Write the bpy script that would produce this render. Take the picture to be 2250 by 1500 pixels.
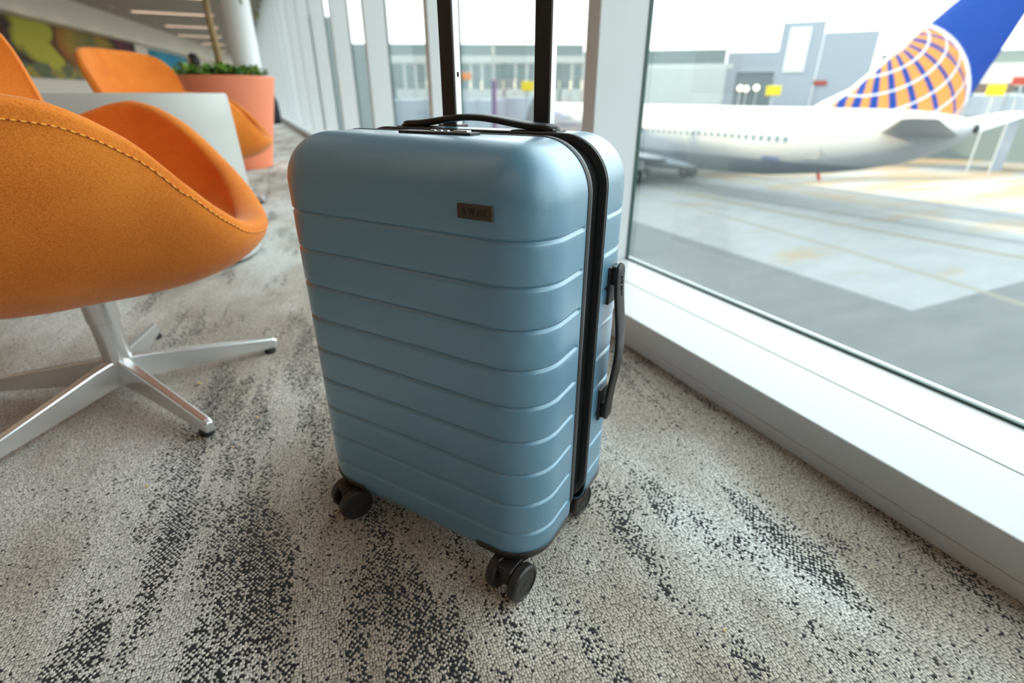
import bpy, bmesh, math, random
import numpy as np
from mathutils import Vector, Matrix
PI = math.pi
R_ = math.radians
random.seed(7)
for o in list(bpy.data.objects): bpy.data.objects.remove(o)
sc = bpy.context.scene
C = sc.collection
G = -5.58                                   # apron level, one storey below the lounge carpet

# ------------------------------------------------------------------ camera
cd = bpy.data.cameras.new('camera'); cam = bpy.data.objects.new('camera', cd); C.objects.link(cam)
cam.location = (0, 0, 0.588)
cam.rotation_euler = (R_(90 - 25.47), 0, R_(-25.2))
cd.sensor_width = 36; cd.lens = 1140.1 / 2250 * 36
cd.clip_start = 0.02; cd.clip_end = 600
cd.dof.use_dof = True; cd.dof.focus_distance = 0.56; cd.dof.aperture_fstop = 3.6
sc.camera = cam
# ------------------------------------------------------------------ look
sc.view_settings.view_transform = 'Standard'; sc.view_settings.look = 'None'
sc.view_settings.gamma = 1; sc.view_settings.use_curve_mapping = False
sc.view_settings.exposure = 0.08
# ------------------------------------------------------------------ sky
W = bpy.data.worlds.new('sky'); sc.world = W; W.use_nodes = True
nt = W.node_tree; nt.nodes.clear()
o_ = nt.nodes.new('ShaderNodeOutputWorld'); bg = nt.nodes.new('ShaderNodeBackground')
tc = nt.nodes.new('ShaderNodeTexCoord'); sp = nt.nodes.new('ShaderNodeSeparateXYZ'); cr = nt.nodes.new('ShaderNodeValToRGB')
nt.links.new(tc.outputs['Generated'], sp.inputs[0]); nt.links.new(sp.outputs['Z'], cr.inputs[0])
nt.links.new(cr.outputs[0], bg.inputs[0]); nt.links.new(bg.outputs[0], o_.inputs[0])
e = cr.color_ramp.elements
e[0].position = 0.0; e[0].color = (.50, .50, .49, 1)
e[1].position = 0.9; e[1].color = (.82, .92, 1.0, 1)
for p_, c_ in ((.02, (.58, .58, .57, 1)), (.16, (.60, .61, .61, 1)), (.40, (.80, .86, .90, 1))):
    k = e.new(p_); k.color = c_
bg.inputs['Strength'].default_value = 4.7
# ------------------------------------------------------------------ sun (low, behind the terminal)
sd = bpy.data.lights.new('sun', 'SUN'); sun = bpy.data.objects.new('sun', sd); C.objects.link(sun)
sd.energy = 17.0; sd.angle = R_(1.0); sd.color = (1, .76, .48)
sun.rotation_euler = Vector((.5, -.8, -.32)).to_track_quat('-Z', 'Y').to_euler()
sun.location = (-20, 0, 20)

# ================================================================== helpers
def mat(name, col, rough=.5, metal=0., spec=.5, bump=0., bscale=100., var=0., vscale=5., sheen=0., emit=None, es=1., coat=0.):
    m = bpy.data.materials.new(name); m.use_nodes = True
    n = m.node_tree; b = n.nodes['Principled BSDF']
    b.inputs['Base Color'].default_value = (*col, 1); b.inputs['Roughness'].default_value = rough
    b.inputs['Metallic'].default_value = metal; b.inputs['Specular IOR Level'].default_value = spec
    b.inputs['Sheen Weight'].default_value = sheen; b.inputs['Coat Weight'].default_value = coat; b.inputs['Coat Roughness'].default_value = .28
    t = n.nodes.new('ShaderNodeTexCoord')
    if var or True:
        no = n.nodes.new('ShaderNodeTexNoise'); no.inputs['Scale'].default_value = vscale; no.inputs['Detail'].default_value = 3
        n.links.new(t.outputs['Object'], no.inputs['Vector'])
        mx = n.nodes.new('ShaderNodeMix'); mx.data_type = 'RGBA'
        v = max(var, .03)
        mx.inputs['A'].default_value = (*[c * (1 - v) for c in col], 1); mx.inputs['B'].default_value = (*[min(1, c * (1 + v)) for c in col], 1)
        n.links.new(no.outputs[0], mx.inputs['Factor']); n.links.new(mx.outputs['Result'], b.inputs['Base Color'])
    if bump:
        nb = n.nodes.new('ShaderNodeTexNoise'); nb.inputs['Scale'].default_value = bscale; nb.inputs['Detail'].default_value = 2
        n.links.new(t.outputs['Object'], nb.inputs['Vector'])
        bp = n.nodes.new('ShaderNodeBump'); bp.inputs['Strength'].default_value = bump; bp.inputs['Distance'].default_value = .001
        n.links.new(nb.outputs[0], bp.inputs['Height']); n.links.new(bp.outputs[0], b.inputs['Normal'])
    if emit:
        b.inputs['Emission Color'].default_value = (*emit, 1); b.inputs['Emission Strength'].default_value = es
    return m

class MB:
    """collects vertices and faces of one mesh"""
    def __init__(s): s.v = []; s.f = []; s.smooth = []
    def add(s, vs, fs, smooth=False):
        k = len(s.v); s.v += [tuple(map(float, p)) for p in vs]; s.f += [tuple(i + k for i in f) for f in fs]; s.smooth += [smooth] * len(fs); return s
    def box(s, x0, x1, y0, y1, z0, z1, M=None):
        vs = [(x, y, z) for z in (z0, z1) for y in (y0, y1) for x in (x0, x1)]
        if M: vs = [tuple(M @ Vector(p)) for p in vs]
        return s.add(vs, [(0, 2, 3, 1), (4, 5, 7, 6), (0, 1, 5, 4), (2, 6, 7, 3), (0, 4, 6, 2), (1, 3, 7, 5)])
    def tube(s, pts, rad, n=12, caps=True):
        P = [Vector(p) for p in pts]; rs = rad if isinstance(rad, (list, tuple)) else [rad] * len(P)
        t0 = (P[1] - P[0]).normalized(); a = t0.orthogonal().normalized(); vs = []
        for i, p in enumerate(P):
            t = (P[min(i + 1, len(P) - 1)] - P[max(i - 1, 0)]).normalized()
            a = (a - t * a.dot(t)).normalized(); b = t.cross(a)
            vs += [p + (a * math.cos(2 * PI * k / n) + b * math.sin(2 * PI * k / n)) * rs[i] for k in range(n)]
        fs = [(i * n + k, i * n + (k + 1) % n, (i + 1) * n + (k + 1) % n, (i + 1) * n + k) for i in range(len(P) - 1) for k in range(n)]
        s.add(vs, fs, True)
        if caps:
            k0 = len(s.v); s.add(vs[:n], [tuple(range(n))[::-1]]); s.add(vs[-n:], [tuple(range(n))])
        return s
    def lathe(s, prof, n=48, M=None, ax=(1, 1), smooth=True):
        vs = []
        for r, z in prof:
            for k in range(n):
                a = 2 * PI * k / n; vs.append((r * math.cos(a) * ax[0], r * math.sin(a) * ax[1], z))
        if M: vs = [tuple(M @ Vector(p)) for p in vs]
        fs = [(i * n + k, i * n + (k + 1) % n, (i + 1) * n + (k + 1) % n, (i + 1) * n + k) for i in range(len(prof) - 1) for k in range(n)]
        return s.add(vs, fs, smooth)
    def prism(s, poly, z0, z1, M=None):
        n = len(poly); vs = [(x, y, z0) for x, y in poly] + [(x, y, z1) for x, y in poly]
        if M: vs = [tuple(M @ Vector(p)) for p in vs]
        return s.add(vs, [tuple(range(n))[::-1], tuple(range(n, 2 * n))] + [(i, (i + 1) % n, n + (i + 1) % n, n + i) for i in range(n)])
    def build(s, name, m, parent=None, bevel=0., seg=2, loc=None, rot=None, weld=False, autosm=False):
        me = bpy.data.meshes.new(name); me.from_pydata(s.v, [], s.f)
        me.polygons.foreach_set('use_smooth', s.smooth)
        if True:
            b = bmesh.new(); b.from_mesh(me)
            if weld: bmesh.ops.remove_doubles(b, verts=b.verts, dist=1e-5)
            bmesh.ops.recalc_face_normals(b, faces=b.faces); b.to_mesh(me); b.free()
        if any(s.smooth): me.set_sharp_from_angle(angle=R_(38))
        if m is not None:
            for q in (m if isinstance(m, (list, tuple)) else [m]): me.materials.append(q)
        o = bpy.data.objects.new(name, me); C.objects.link(o)
        if parent: o.parent = parent
        if loc: o.location = loc
        if rot: o.rotation_euler = rot
        if bevel:
            md = o.modifiers.new('bevel', 'BEVEL'); md.width = bevel; md.segments = seg; md.limit_method = 'ANGLE'; md.angle_limit = R_(40)
            md.harden_normals = False
        return o

def tag(o, label=None, cat=None, group=None, kind=None):
    if label: o['label'] = label
    if cat: o['category'] = cat
    if group: o['group'] = group
    if kind: o['kind'] = kind
    return o
def empty(name, loc=(0, 0, 0), rz=0., label=None, cat=None, group=None, kind=None):
    o = bpy.data.objects.new(name, None); C.objects.link(o); o.location = loc; o.rotation_euler = (0, 0, rz); o.empty_display_size = .1
    return tag(o, label, cat, group, kind)
def struct(o): o['kind'] = 'structure'; return o
def copy_tree(o, parent=None):
    c = o.copy(); C.objects.link(c); c.parent = parent
    for ch in [q for q in bpy.data.objects if q.parent == o]: copy_tree(ch, c)
    return c
def text_mesh(name, body, size, depth, m, parent, M, bold=0.):
    cu = bpy.data.curves.new(name, 'FONT'); cu.body = body; cu.size = size; cu.extrude = depth; cu.offset = bold
    cu.align_x = 'CENTER'; cu.align_y = 'CENTER'
    t = bpy.data.objects.new(name, cu); C.objects.link(t)
    dg = bpy.context.evaluated_depsgraph_get(); me = bpy.data.meshes.new_from_object(t.evaluated_get(dg))
    bpy.data.objects.remove(t); me.materials.clear(); me.materials.append(m)
    o = bpy.data.objects.new(name, me); C.objects.link(o); o.parent = parent; o.matrix_local = M
    return o
def N(mt): return mt.node_tree.nodes, mt.node_tree.links
def math_(n, l, op, a, b=None, clamp=False):
    k = n.new('ShaderNodeMath'); k.operation = op; k.use_clamp = clamp
    for i, v in enumerate((a, b)):
        if v is None: continue
        if isinstance(v, (int, float)): k.inputs[i].default_value = v
        else: l.new(v, k.inputs[i])
    return k.outputs[0]
def mixc(n, l, f, a, b):
    k = n.new('ShaderNodeMix'); k.data_type = 'RGBA'
    for nm, v in (('Factor', f), ('A', a), ('B', b)):
        if isinstance(v, tuple): k.inputs[nm].default_value = (*v, 1)
        elif isinstance(v, (int, float)): k.inputs[nm].default_value = v
        else: l.new(v, k.inputs[nm])
    return k.outputs['Result']
def ramp(n, l, x, *st, const=False):
    k = n.new('ShaderNodeValToRGB'); l.new(x, k.inputs[0]); el = k.color_ramp.elements
    if const: k.color_ramp.interpolation = 'CONSTANT'
    def cc(c): return (*c, 1) if isinstance(c, tuple) else (c, c, c, 1)
    el[0].position = st[0][0]; el[0].color = cc(st[0][1]); el[1].position = st[-1][0]; el[1].color = cc(st[-1][1])
    for p, c in st[1:-1]: q = el.new(p); q.color = cc(c)
    return k.outputs[0]
def noise(n, l, vec, scale, detail=2, rough=.5):
    k = n.new('ShaderNodeTexNoise'); k.inputs['Scale'].default_value = scale; k.inputs['Detail'].default_value = detail; k.inputs['Roughness'].default_value = rough
    l.new(vec, k.inputs['Vector']); return k.outputs[0]
def mapping(n, l, vec, scale=(1, 1, 1), rot=0., loc=(0, 0, 0)):
    k = n.new('ShaderNodeMapping'); k.inputs['Scale'].default_value = scale; k.inputs['Rotation'].default_value = (0, 0, rot); k.inputs['Location'].default_value = loc
    l.new(vec, k.inputs['Vector']); return k.outputs[0]

# ================================================================== materials
def carpet():
    m = bpy.data.materials.new('loop_carpet'); m.use_nodes = True; n, l = N(m); b = n['Principled BSDF']
    co = n.new('ShaderNodeTexCoord').outputs['Object']
    wob = n.new('ShaderNodeTexNoise'); wob.inputs['Scale'].default_value = 60; l.new(co, wob.inputs['Vector'])
    va = n.new('ShaderNodeVectorMath'); va.operation = 'MULTIPLY_ADD'; l.new(wob.outputs['Color'], va.inputs[0]); va.inputs[1].default_value = (.002, .002, 0); l.new(co, va.inputs[2])
    cell = mapping(n, l, va.outputs[0], (318, 272, 1), R_(8))
    vo = n.new('ShaderNodeTexVoronoi'); vo.voronoi_dimensions = '2D'; vo.inputs['Scale'].default_value = 1; vo.inputs['Randomness'].default_value = .70; l.new(cell, vo.inputs['Vector'])
    dist = vo.outputs['Distance']
    sr = n.new('ShaderNodeSeparateColor'); l.new(vo.outputs['Color'], sr.inputs[0]); rnd = sr.outputs[0]; rnd2 = sr.outputs[1]
    back = n.new('ShaderNodeVectorMath'); back.operation = 'MULTIPLY'; l.new(vo.outputs['Position'], back.inputs[0]); back.inputs[1].default_value = (1 / 318, 1 / 272, 0)
    pos = back.outputs[0]
    streak = noise(n, l, mapping(n, l, pos, (15, 2.6, 1), R_(-6)), 1, 3, .6)
    blot = noise(n, l, mapping(n, l, pos, (5, 3, 1), 0, (3, 1, 0)), 1, 2)
    sx = n.new('ShaderNodeSeparateXYZ'); l.new(co, sx.inputs[0])
    bx = ramp(n, l, math_(n, l, 'MULTIPLY_ADD', sx.outputs[0], .5, True) if False else math_(n, l, 'ADD', math_(n, l, 'MULTIPLY', sx.outputs[0], .5), .5), (.28, .0), (.38, .09), (.46, .135), (.56, .11), (.66, .02), (.8, .03))
    by = ramp(n, l, math_(n, l, 'MULTIPLY', sx.outputs[1], .25), (.08, 1.), (.24, .9), (.34, .3), (.6, .25))
    dens = math_(n, l, 'ADD', math_(n, l, 'ADD', math_(n, l, 'MULTIPLY', streak, .8), math_(n, l, 'MULTIPLY', blot, .35)), math_(n, l, 'MULTIPLY', bx, by))
    pr = ramp(n, l, dens, (.57, .008), (.635, .06), (.695, .52), (.82, .90))
    ps = n.new('ShaderNodeSeparateXYZ'); l.new(vo.outputs['Position'], ps.inputs[0])
    par = math_(n, l, 'MODULO', math_(n, l, 'ADD', math_(n, l, 'FLOOR', math_(n, l, 'ADD', ps.outputs[0], 4000)), math_(n, l, 'FLOOR', math_(n, l, 'ADD', ps.outputs[1], 4000))), 2)
    pr = math_(n, l, 'MULTIPLY', pr, math_(n, l, 'ADD', math_(n, l, 'MULTIPLY', par, .95), .22))
    black = math_(n, l, 'LESS_THAN', rnd, pr)
    big = noise(n, l, mapping(n, l, pos, (2.4, 1.2, 1), .2), 1, 3, .6)
    light = ramp(n, l, big, (.42, (.44, .37, .30)), (.50, (.60, .545, .47)), (.61, (.82, .81, .77)))
    jit = math_(n, l, 'ADD', math_(n, l, 'MULTIPLY', rnd2, .55), .70)
    vs = n.new('ShaderNodeVectorMath'); vs.operation = 'SCALE'; l.new(light, vs.inputs[0]); l.new(jit, vs.inputs['Scale'])
    gap = ramp(n, l, dist, (.38, 1.), (.64, .34))
    vs2 = n.new('ShaderNodeVectorMath'); vs2.operation = 'SCALE'; l.new(vs.outputs[0], vs2.inputs[0]); l.new(gap, vs2.inputs['Scale'])
    col = mixc(n, l, black, vs2.outputs[0], (.018, .02, .022))
    # butt joints between carpet tiles (half a metre)
    l.new(col, b.inputs['Base Color']); b.inputs['Roughness'].default_value = .95; b.inputs['Specular IOR Level'].default_value = .15
    b.inputs['Sheen Weight'].default_value = .25
    hgt = math_(n, l, 'SUBTRACT', math_(n, l, 'SUBTRACT', 1, math_(n, l, 'POWER', dist, 2)), math_(n, l, 'MULTIPLY', black, .6))
    fib = noise(n, l, co, 1500, 1)
    hh = math_(n, l, 'ADD', hgt, math_(n, l, 'MULTIPLY', fib, .35))
    bp = n.new('ShaderNodeBump'); bp.inputs['Strength'].default_value = .9; bp.inputs['Distance'].default_value = .0022; l.new(hh, bp.inputs['Height']); l.new(bp.outputs[0], b.inputs['Normal'])
    return m
def fabric():
    m = bpy.data.materials.new('orange_twill'); m.use_nodes = True; n, l = N(m); b = n['Principled BSDF']
    co = n.new('ShaderNodeTexCoord').outputs['Object']
    w = n.new('ShaderNodeTexWave'); w.inputs['Scale'].default_value = 190; w.inputs['Distortion'].default_value = 1.2; w.inputs['Detail'].default_value = 1; l.new(mapping(n, l, co, (1, 1, 1.3)), w.inputs['Vector']); w.bands_direction = 'DIAGONAL'
    f1 = noise(n, l, co, 420, 2, .7); f2 = noise(n, l, co, 9, 3)
    k = math_(n, l, 'ADD', math_(n, l, 'MULTIPLY', w.outputs['Fac'], .45), math_(n, l, 'ADD', math_(n, l, 'MULTIPLY', f1, .55), math_(n, l, 'MULTIPLY', f2, .3)))
    col = ramp(n, l, k, (.35, (.40, .055, .005)), (.62, (.84, .215, .020)), (.9, (1, .36, .06)))
    l.new(col, b.inputs['Base Color']); b.inputs['Roughness'].default_value = .9; b.inputs['Specular IOR Level'].default_value = .2
    b.inputs['Sheen Weight'].default_value = .5; b.inputs['Sheen Roughness'].default_value = .35; b.inputs['Sheen Tint'].default_value = (1, .78, .68, 1)
    bp = n.new('ShaderNodeBump'); bp.inputs['Strength'].default_value = .5; bp.inputs['Distance'].default_value = .0006
    l.new(math_(n, l, 'ADD', w.outputs['Fac'], f1), bp.inputs['Height']); l.new(bp.outputs[0], b.inputs['Normal'])
    return m
def glass(name='window_glass', tint=(.95, .985, .97)):
    m = bpy.data.materials.new(name); m.use_nodes = True; n, l = N(m); n.clear()
    out = n.new('ShaderNodeOutputMaterial'); t = n.new('ShaderNodeBsdfTransparent'); t.inputs[0].default_value = (*tint, 1)
    g = n.new('ShaderNodeBsdfGlossy'); g.inputs['Roughness'].default_value = .01; fr = n.new('ShaderNodeFresnel'); fr.inputs[0].default_value = 1.45
    mx = n.new('ShaderNodeMixShader'); l.new(math_(n, l, 'MULTIPLY', fr.outputs[0], .25), mx.inputs[0]); l.new(t.outputs[0], mx.inputs[1]); l.new(g.outputs[0], mx.inputs[2]); l.new(mx.outputs[0], out.inputs[0])
    return m
def apron_mat():
    m = bpy.data.materials.new('apron_paving'); m.use_nodes = True; n, l = N(m); b = n['Principled BSDF']
    co = n.new('ShaderNodeTexCoord').outputs['Object']
    wob = n.new('ShaderNodeTexNoise'); wob.inputs['Scale'].default_value = .25; l.new(co, wob.inputs['Vector'])
    s = n.new('ShaderNodeSeparateXYZ'); l.new(co, s.inputs[0]); X, Y = s.outputs[0], s.outputs[1]
    conc = math_(n, l, 'MULTIPLY', math_(n, l, 'GREATER_THAN', X, 17.9), math_(n, l, 'GREATER_THAN', Y, 8.4))
    n1 = noise(n, l, mapping(n, l, co, (.35, .9, 1), .3), 1, 5, .6); n2 = noise(n, l, co, .12, 3)
    asph = ramp(n, l, n1, (.3, (.078, .084, .085)), (.7, (.108, .112, .11)))
    cc = ramp(n, l, n1, (.3, (.165, .175, .175)), (.7, (.205, .213, .21)))
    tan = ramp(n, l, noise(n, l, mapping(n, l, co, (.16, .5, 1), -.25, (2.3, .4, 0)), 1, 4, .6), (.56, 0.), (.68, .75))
    tan = math_(n, l, 'MAXIMUM', tan, math_(n, l, 'MULTIPLY', ramp(n, l, noise(n, l, mapping(n, l, co, (.05, .22, 1), .15, (5, 2, 0)), 1, 4, .6), (.42, .0), (.56, .85)), math_(n, l, 'GREATER_THAN', X, 33.5)))  # extra tan streaks past the shadow edge: sun warmth put into the colour
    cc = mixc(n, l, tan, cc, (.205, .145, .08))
    base = mixc(n, l, conc, asph, cc)
    # curved yellow taxi lead-in line and tyre marks
    def line(x, slope, bend, w, colr, base, y0=18.):
        yy = math_(n, l, 'SUBTRACT', Y, y0)
        xc = math_(n, l, 'ADD', math_(n, l, 'ADD', math_(n, l, 'MULTIPLY', yy, slope), x), math_(n, l, 'MULTIPLY', math_(n, l, 'MULTIPLY', yy, yy), bend))
        d = math_(n, l, 'ABSOLUTE', math_(n, l, 'SUBTRACT', X, xc))
        f = ramp(n, l, d, (w * .6, .75), (w, 0.))
        return mixc(n, l, f, base, colr)
    base = line(27.2, -.10, .004, .35, (.145, .12, .075), base)
    base = line(23.0, .07, -.004, .30, (.16, .145, .11), base)
    base = line(30.0, -.18, .0, .5, (.11, .118, .12), base)
    base = line(37.5, -.05, .0, .5, (.12, .128, .135), base)
    l.new(base, b.inputs['Base Color']); b.inputs['Roughness'].default_value = .85
    return m
M_carpet = carpet(); M_fab = fabric(); M_glass = glass()
M_white = mat('painted_white', (.60, .61, .61), .30, var=.02)
M_mull = mat('mullion_white', (.66, .69, .70), .4, var=.02)
M_wall = mat('wall_paint', (.66, .60, .53), .7)
M_soff = mat('soffit_paint', (.74, .66, .56), .7)
M_ceil = mat('ceiling_panels', (.36, .29, .235), .8)
M_gask = mat('dark_green_gasket', (.03, .085, .07), .4)
M_blue = mat('blue_polycarbonate', (.118, .290, .430), .33, metal=.12, coat=.8, spec=1.0, bump=.25, bscale=1600, var=.03, vscale=40)
M_blk = mat('black_plastic', (.022, .02, .019), .42, bump=.2, bscale=900)
M_blkg = mat('black_tape', (.003, .003, .003), .9, spec=.15)
M_trim = mat('grey_trim', (.038, .042, .046), .36, bump=.25, bscale=900)
M_alu = mat('brushed_aluminium', (.62, .64, .66), .3, metal=1)
M_polish = mat('polished_aluminium', (.78, .79, .80), .27, metal=.85)
M_plate = mat('bronze_plate', (.085, .062, .045), .4, metal=.5)
M_tab = mat('table_laminate', (.47, .47, .445), .5)
M_dark = mat('dark_recess', (.02, .025, .025), .6)
M_terra = mat('orange_planter', (.86, .26, .135), .5, var=.04)
M_soil = mat('soil', (.04, .028, .02), .95, bump=1, bscale=60)
M_bark = mat('bark', (.34, .22, .11), .85, bump=1, bscale=120, var=.3, vscale=30)
M_seam = mat('stitch_thread', (.95, .42, .06), .8)
M_cloth = mat('black_nylon', (.008, .009, .012), .8, bump=.5, bscale=300)

# ================================================================== the lounge shell
b = MB(); b.box(-14, .80, -7.5, 56, -.12, 0); struct(b.build('floor', M_carpet))
A = Vector((-5, 17.3, 0)); wd = Vector((.165, .986, 0)).normalized(); wn = Vector((wd.y, -wd.x, 0))
Wm = Matrix(((wd.x, -wn.x, 0, A.x), (wd.y, -wn.y, 0, A.y), (0, 0, 1, 0), (0, 0, 0, 1)))    # (along wall, into wall, up)
b = MB(); b.box(-27, 37, 0, .25, 0, 3.3, Wm); struct(b.build('wall_left', M_wall))
b = MB(); b.box(-27, 37, -.45, -.002, 2.32, 3.01, Wm); struct(b.build('trim_1', M_soff))
b = MB(); b.box(-14, 2.0, -7.8, -7.5, 0, 3.3); struct(b.build('wall_back_unseen', mat('darkened_wall', (.11, .085, .065), .6)))  # unseen wall behind the camera, darkened to cut bounce light
b = MB(); b.box(1.0, 1.117, -7.5, -3.345, .079, 2.949); struct(b.build('wall_right_blocker', mat('tan_blocker', (.30, .25, .20), .7)))  # unseen solid stretch added behind the camera to block window light
b = MB(); b.box(-14, 1.12, 51, 51.3, 0, 3.3); struct(b.build('wall_front', M_wall))
b = MB(); b.box(-16, 1.35, -8, 52, 3.0, 3.15); struct(b.build('ceiling', M_ceil))
b = MB(); b.box(-40, 1.5, -9, 125, 3.4, 14.6); struct(b.build('roof', mat('roof_cladding', (.5, .52, .53), .6)))
b = MB(); b.box(1.118, 1.135, -9, 125, G, .05); struct(b.build('wall_right', mat('spandrel_cladding', (.55, .58, .6), .5)))
b = MB(); b.box(1.0, 1.35, -9, 60, 2.95, 3.4); struct(b.build('trim_2', M_white))
# window sill: two white panels with a fine open joint, over a thin face panel
b = MB(); b.box(.788, .9465, -7.5, 51, .0, .078); struct(b.build('trim_3', M_white, bevel=.003))
b = MB(); b.box(.9478, 1.125, -7.5, 51, .0, .078); struct(b.build('trim_4', M_white, bevel=.0015))
b = MB(); b.box(.7845, .788, -7.5, 51, .0, .024); struct(b.build('baseboard_right', M_white, bevel=.001))
# window bays: a deep white mullion, its dark gasket and the pane
bays = [1.40 + 1.58 * i for i in range(-3, 31)]
nb = 0
for i, y in enumerate(bays):
    nb += 1
    w_ = empty('window_%d' % nb, (1.09, y, .078), kind='structure')
    MB().box(-.165, .0, 0, .066, 0, 2.9).build('mullion', M_mull, w_, bevel=.003)
    MB().box(.0, .012, -.003, .070, 0, 2.9).build('gasket', M_gask, w_)
    g_ = MB().box(.004, .014, .070, 1.576, .008, 2.9).build('pane', M_glass, w_)
    MB().box(.0005, .018, .070, 1.576, 0, .0055).build('sill_gasket', M_gask, w_)
# round column
b = MB(); b.lathe([(.24, 0), (.24, 3.0)], 40); struct(b.build('column', mat('column_paint', (.80, .82, .82), .45), loc=(.20, 12.3, 0)))
# ceiling lights across the hall; the nearer out-of-view ones are added as fill
tl = mat('light_diffuser', (.8, .7, .6), .6, emit=(1, .68, .48), es=1.3)
tl_fill = mat('fill_diffuser', (.8, .7, .6), .6, emit=(1, .70, .44), es=3.6)  # for the unseen near strips, added to brighten the lounge
n_l = 0
for y in [-5.5, -3.2, -.9, 1.6, 4.4, 7.4, 10.8, 14.6, 18.9, 22.6, 26.6, 30.6, 35.0, 40.0]:
    x1 = -.35; x0 = max(-5.6 if y < 14 else -3.3 + (y - 18) * .13, -5.6)
    if y > 30: x0 = -2.2 + (y - 30) * .16
    t = empty('ceiling_light', (0, y, 3.0), label='linear ceiling light across the far end of the hall' if y > 30 else 'long linear ceiling light across the lounge (near ones added)', cat='ceiling light', group='linear ceiling lights')
    t['label'] = ('fourteenth(added) thirteenth(added) twelfth(added) eleventh(added) tenth(added) ninth(added) eighth(added) seventh(added) sixth fifth fourth third second first').split()[n_l] + ' linear ceiling light counting back from the far end of the lounge'
    MB().box(x0, x1, -.11, .11, -.05, .0).build('housing', M_soff, t)
    MB().box(x0 + .03, x1 - .03, -.08, .08, -.058, -.0502).build('diffuser', tl if y > 16 else tl_fill, t)
    n_l += 1

# ------------------------------------------------------------------ art on the far left wall
def art(name, t0, t1, z0, z1, cols, low, label):
    m = bpy.data.materials.new(name); m.use_nodes = True; n, l = N(m); bb = n['Principled BSDF']
    co = n.new('ShaderNodeTexCoord').outputs['Object']; s_ = n.new('ShaderNodeSeparateXYZ'); l.new(co, s_.inputs[0])
    nz = noise(n, l, mapping(n, l, co, (.45, 1, 1.1)), 1.3, 2); nz2 = noise(n, l, mapping(n, l, co, (.9, 1, 1.6), 0, (4, 0, 0)), 1.1, 2)
    t = math_(n, l, 'ADD', math_(n, l, 'DIVIDE', math_(n, l, 'SUBTRACT', s_.outputs[0], t0), t1 - t0), math_(n, l, 'ADD', math_(n, l, 'MULTIPLY', math_(n, l, 'SUBTRACT', nz, .5), .22), math_(n, l, 'MULTIPLY', math_(n, l, 'SUBTRACT', s_.outputs[2], 1.7), .07)))
    up = ramp(n, l, t, *cols); lo = ramp(n, l, nz2, *low)
    zz = math_(n, l, 'ADD', s_.outputs[2], math_(n, l, 'MULTIPLY', math_(n, l, 'SUBTRACT', nz2, .5), .8))
    l.new(mixc(n, l, ramp(n, l, math_(n, l, 'SUBTRACT', zz, .8), (.42, 0.), (.52, 1.)), lo, up), bb.inputs['Base Color']); bb.inputs['Roughness'].default_value = .8
    o = MB().box(t0, t1, -.04, 0, z0, z1, Matrix()).build(name, m)
    o.matrix_world = Wm @ Matrix.Translation((0, -.002, 0))
    return tag(o, label, 'artwork')
# ================================================================== suitcase
SW, SD, ZB, ZT, SR = .37, .255, .042, .549, .056
cor = Vector((.21667, .39869, 0)); su = Vector((-.5614, .82755, 0)); sv = Vector((.82755, .56140, 0))
case = empty('suitcase', cor + su * SW / 2 + sv * SD / 2, math.atan2(-su.y, -su.x), 'slate-blue hard-shell cabin suitcase with horizontal ribs and raised trolley handle', 'suitcase')
grooves = [.4628 - .0456 * i for i in range(9)]
def rbox(p, lo, hi, r, off=0.):
    q = Vector([min(max(p[i], lo[i] + r), hi[i] - r) for i in range(3)]); n = (Vector(p) - q)
    n = n.normalized() if n.length > 1e-9 else Vector((0, -1, 0))
    k = 1.
    if n.z < 0: h = math.hypot(n.x, n.y); k = 1 / (h ** 4 + n.z ** 4) ** .25
    return q + n * (r * k + off), n
def arcs(a, bnd, r, k, sgn):   # pre-image positions giving equal angles in the rounded zone next to a box face
    return [a + sgn * (r - r * math.tan(R_(45) * j / k)) for j in range(k, -1, -1)]
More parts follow.
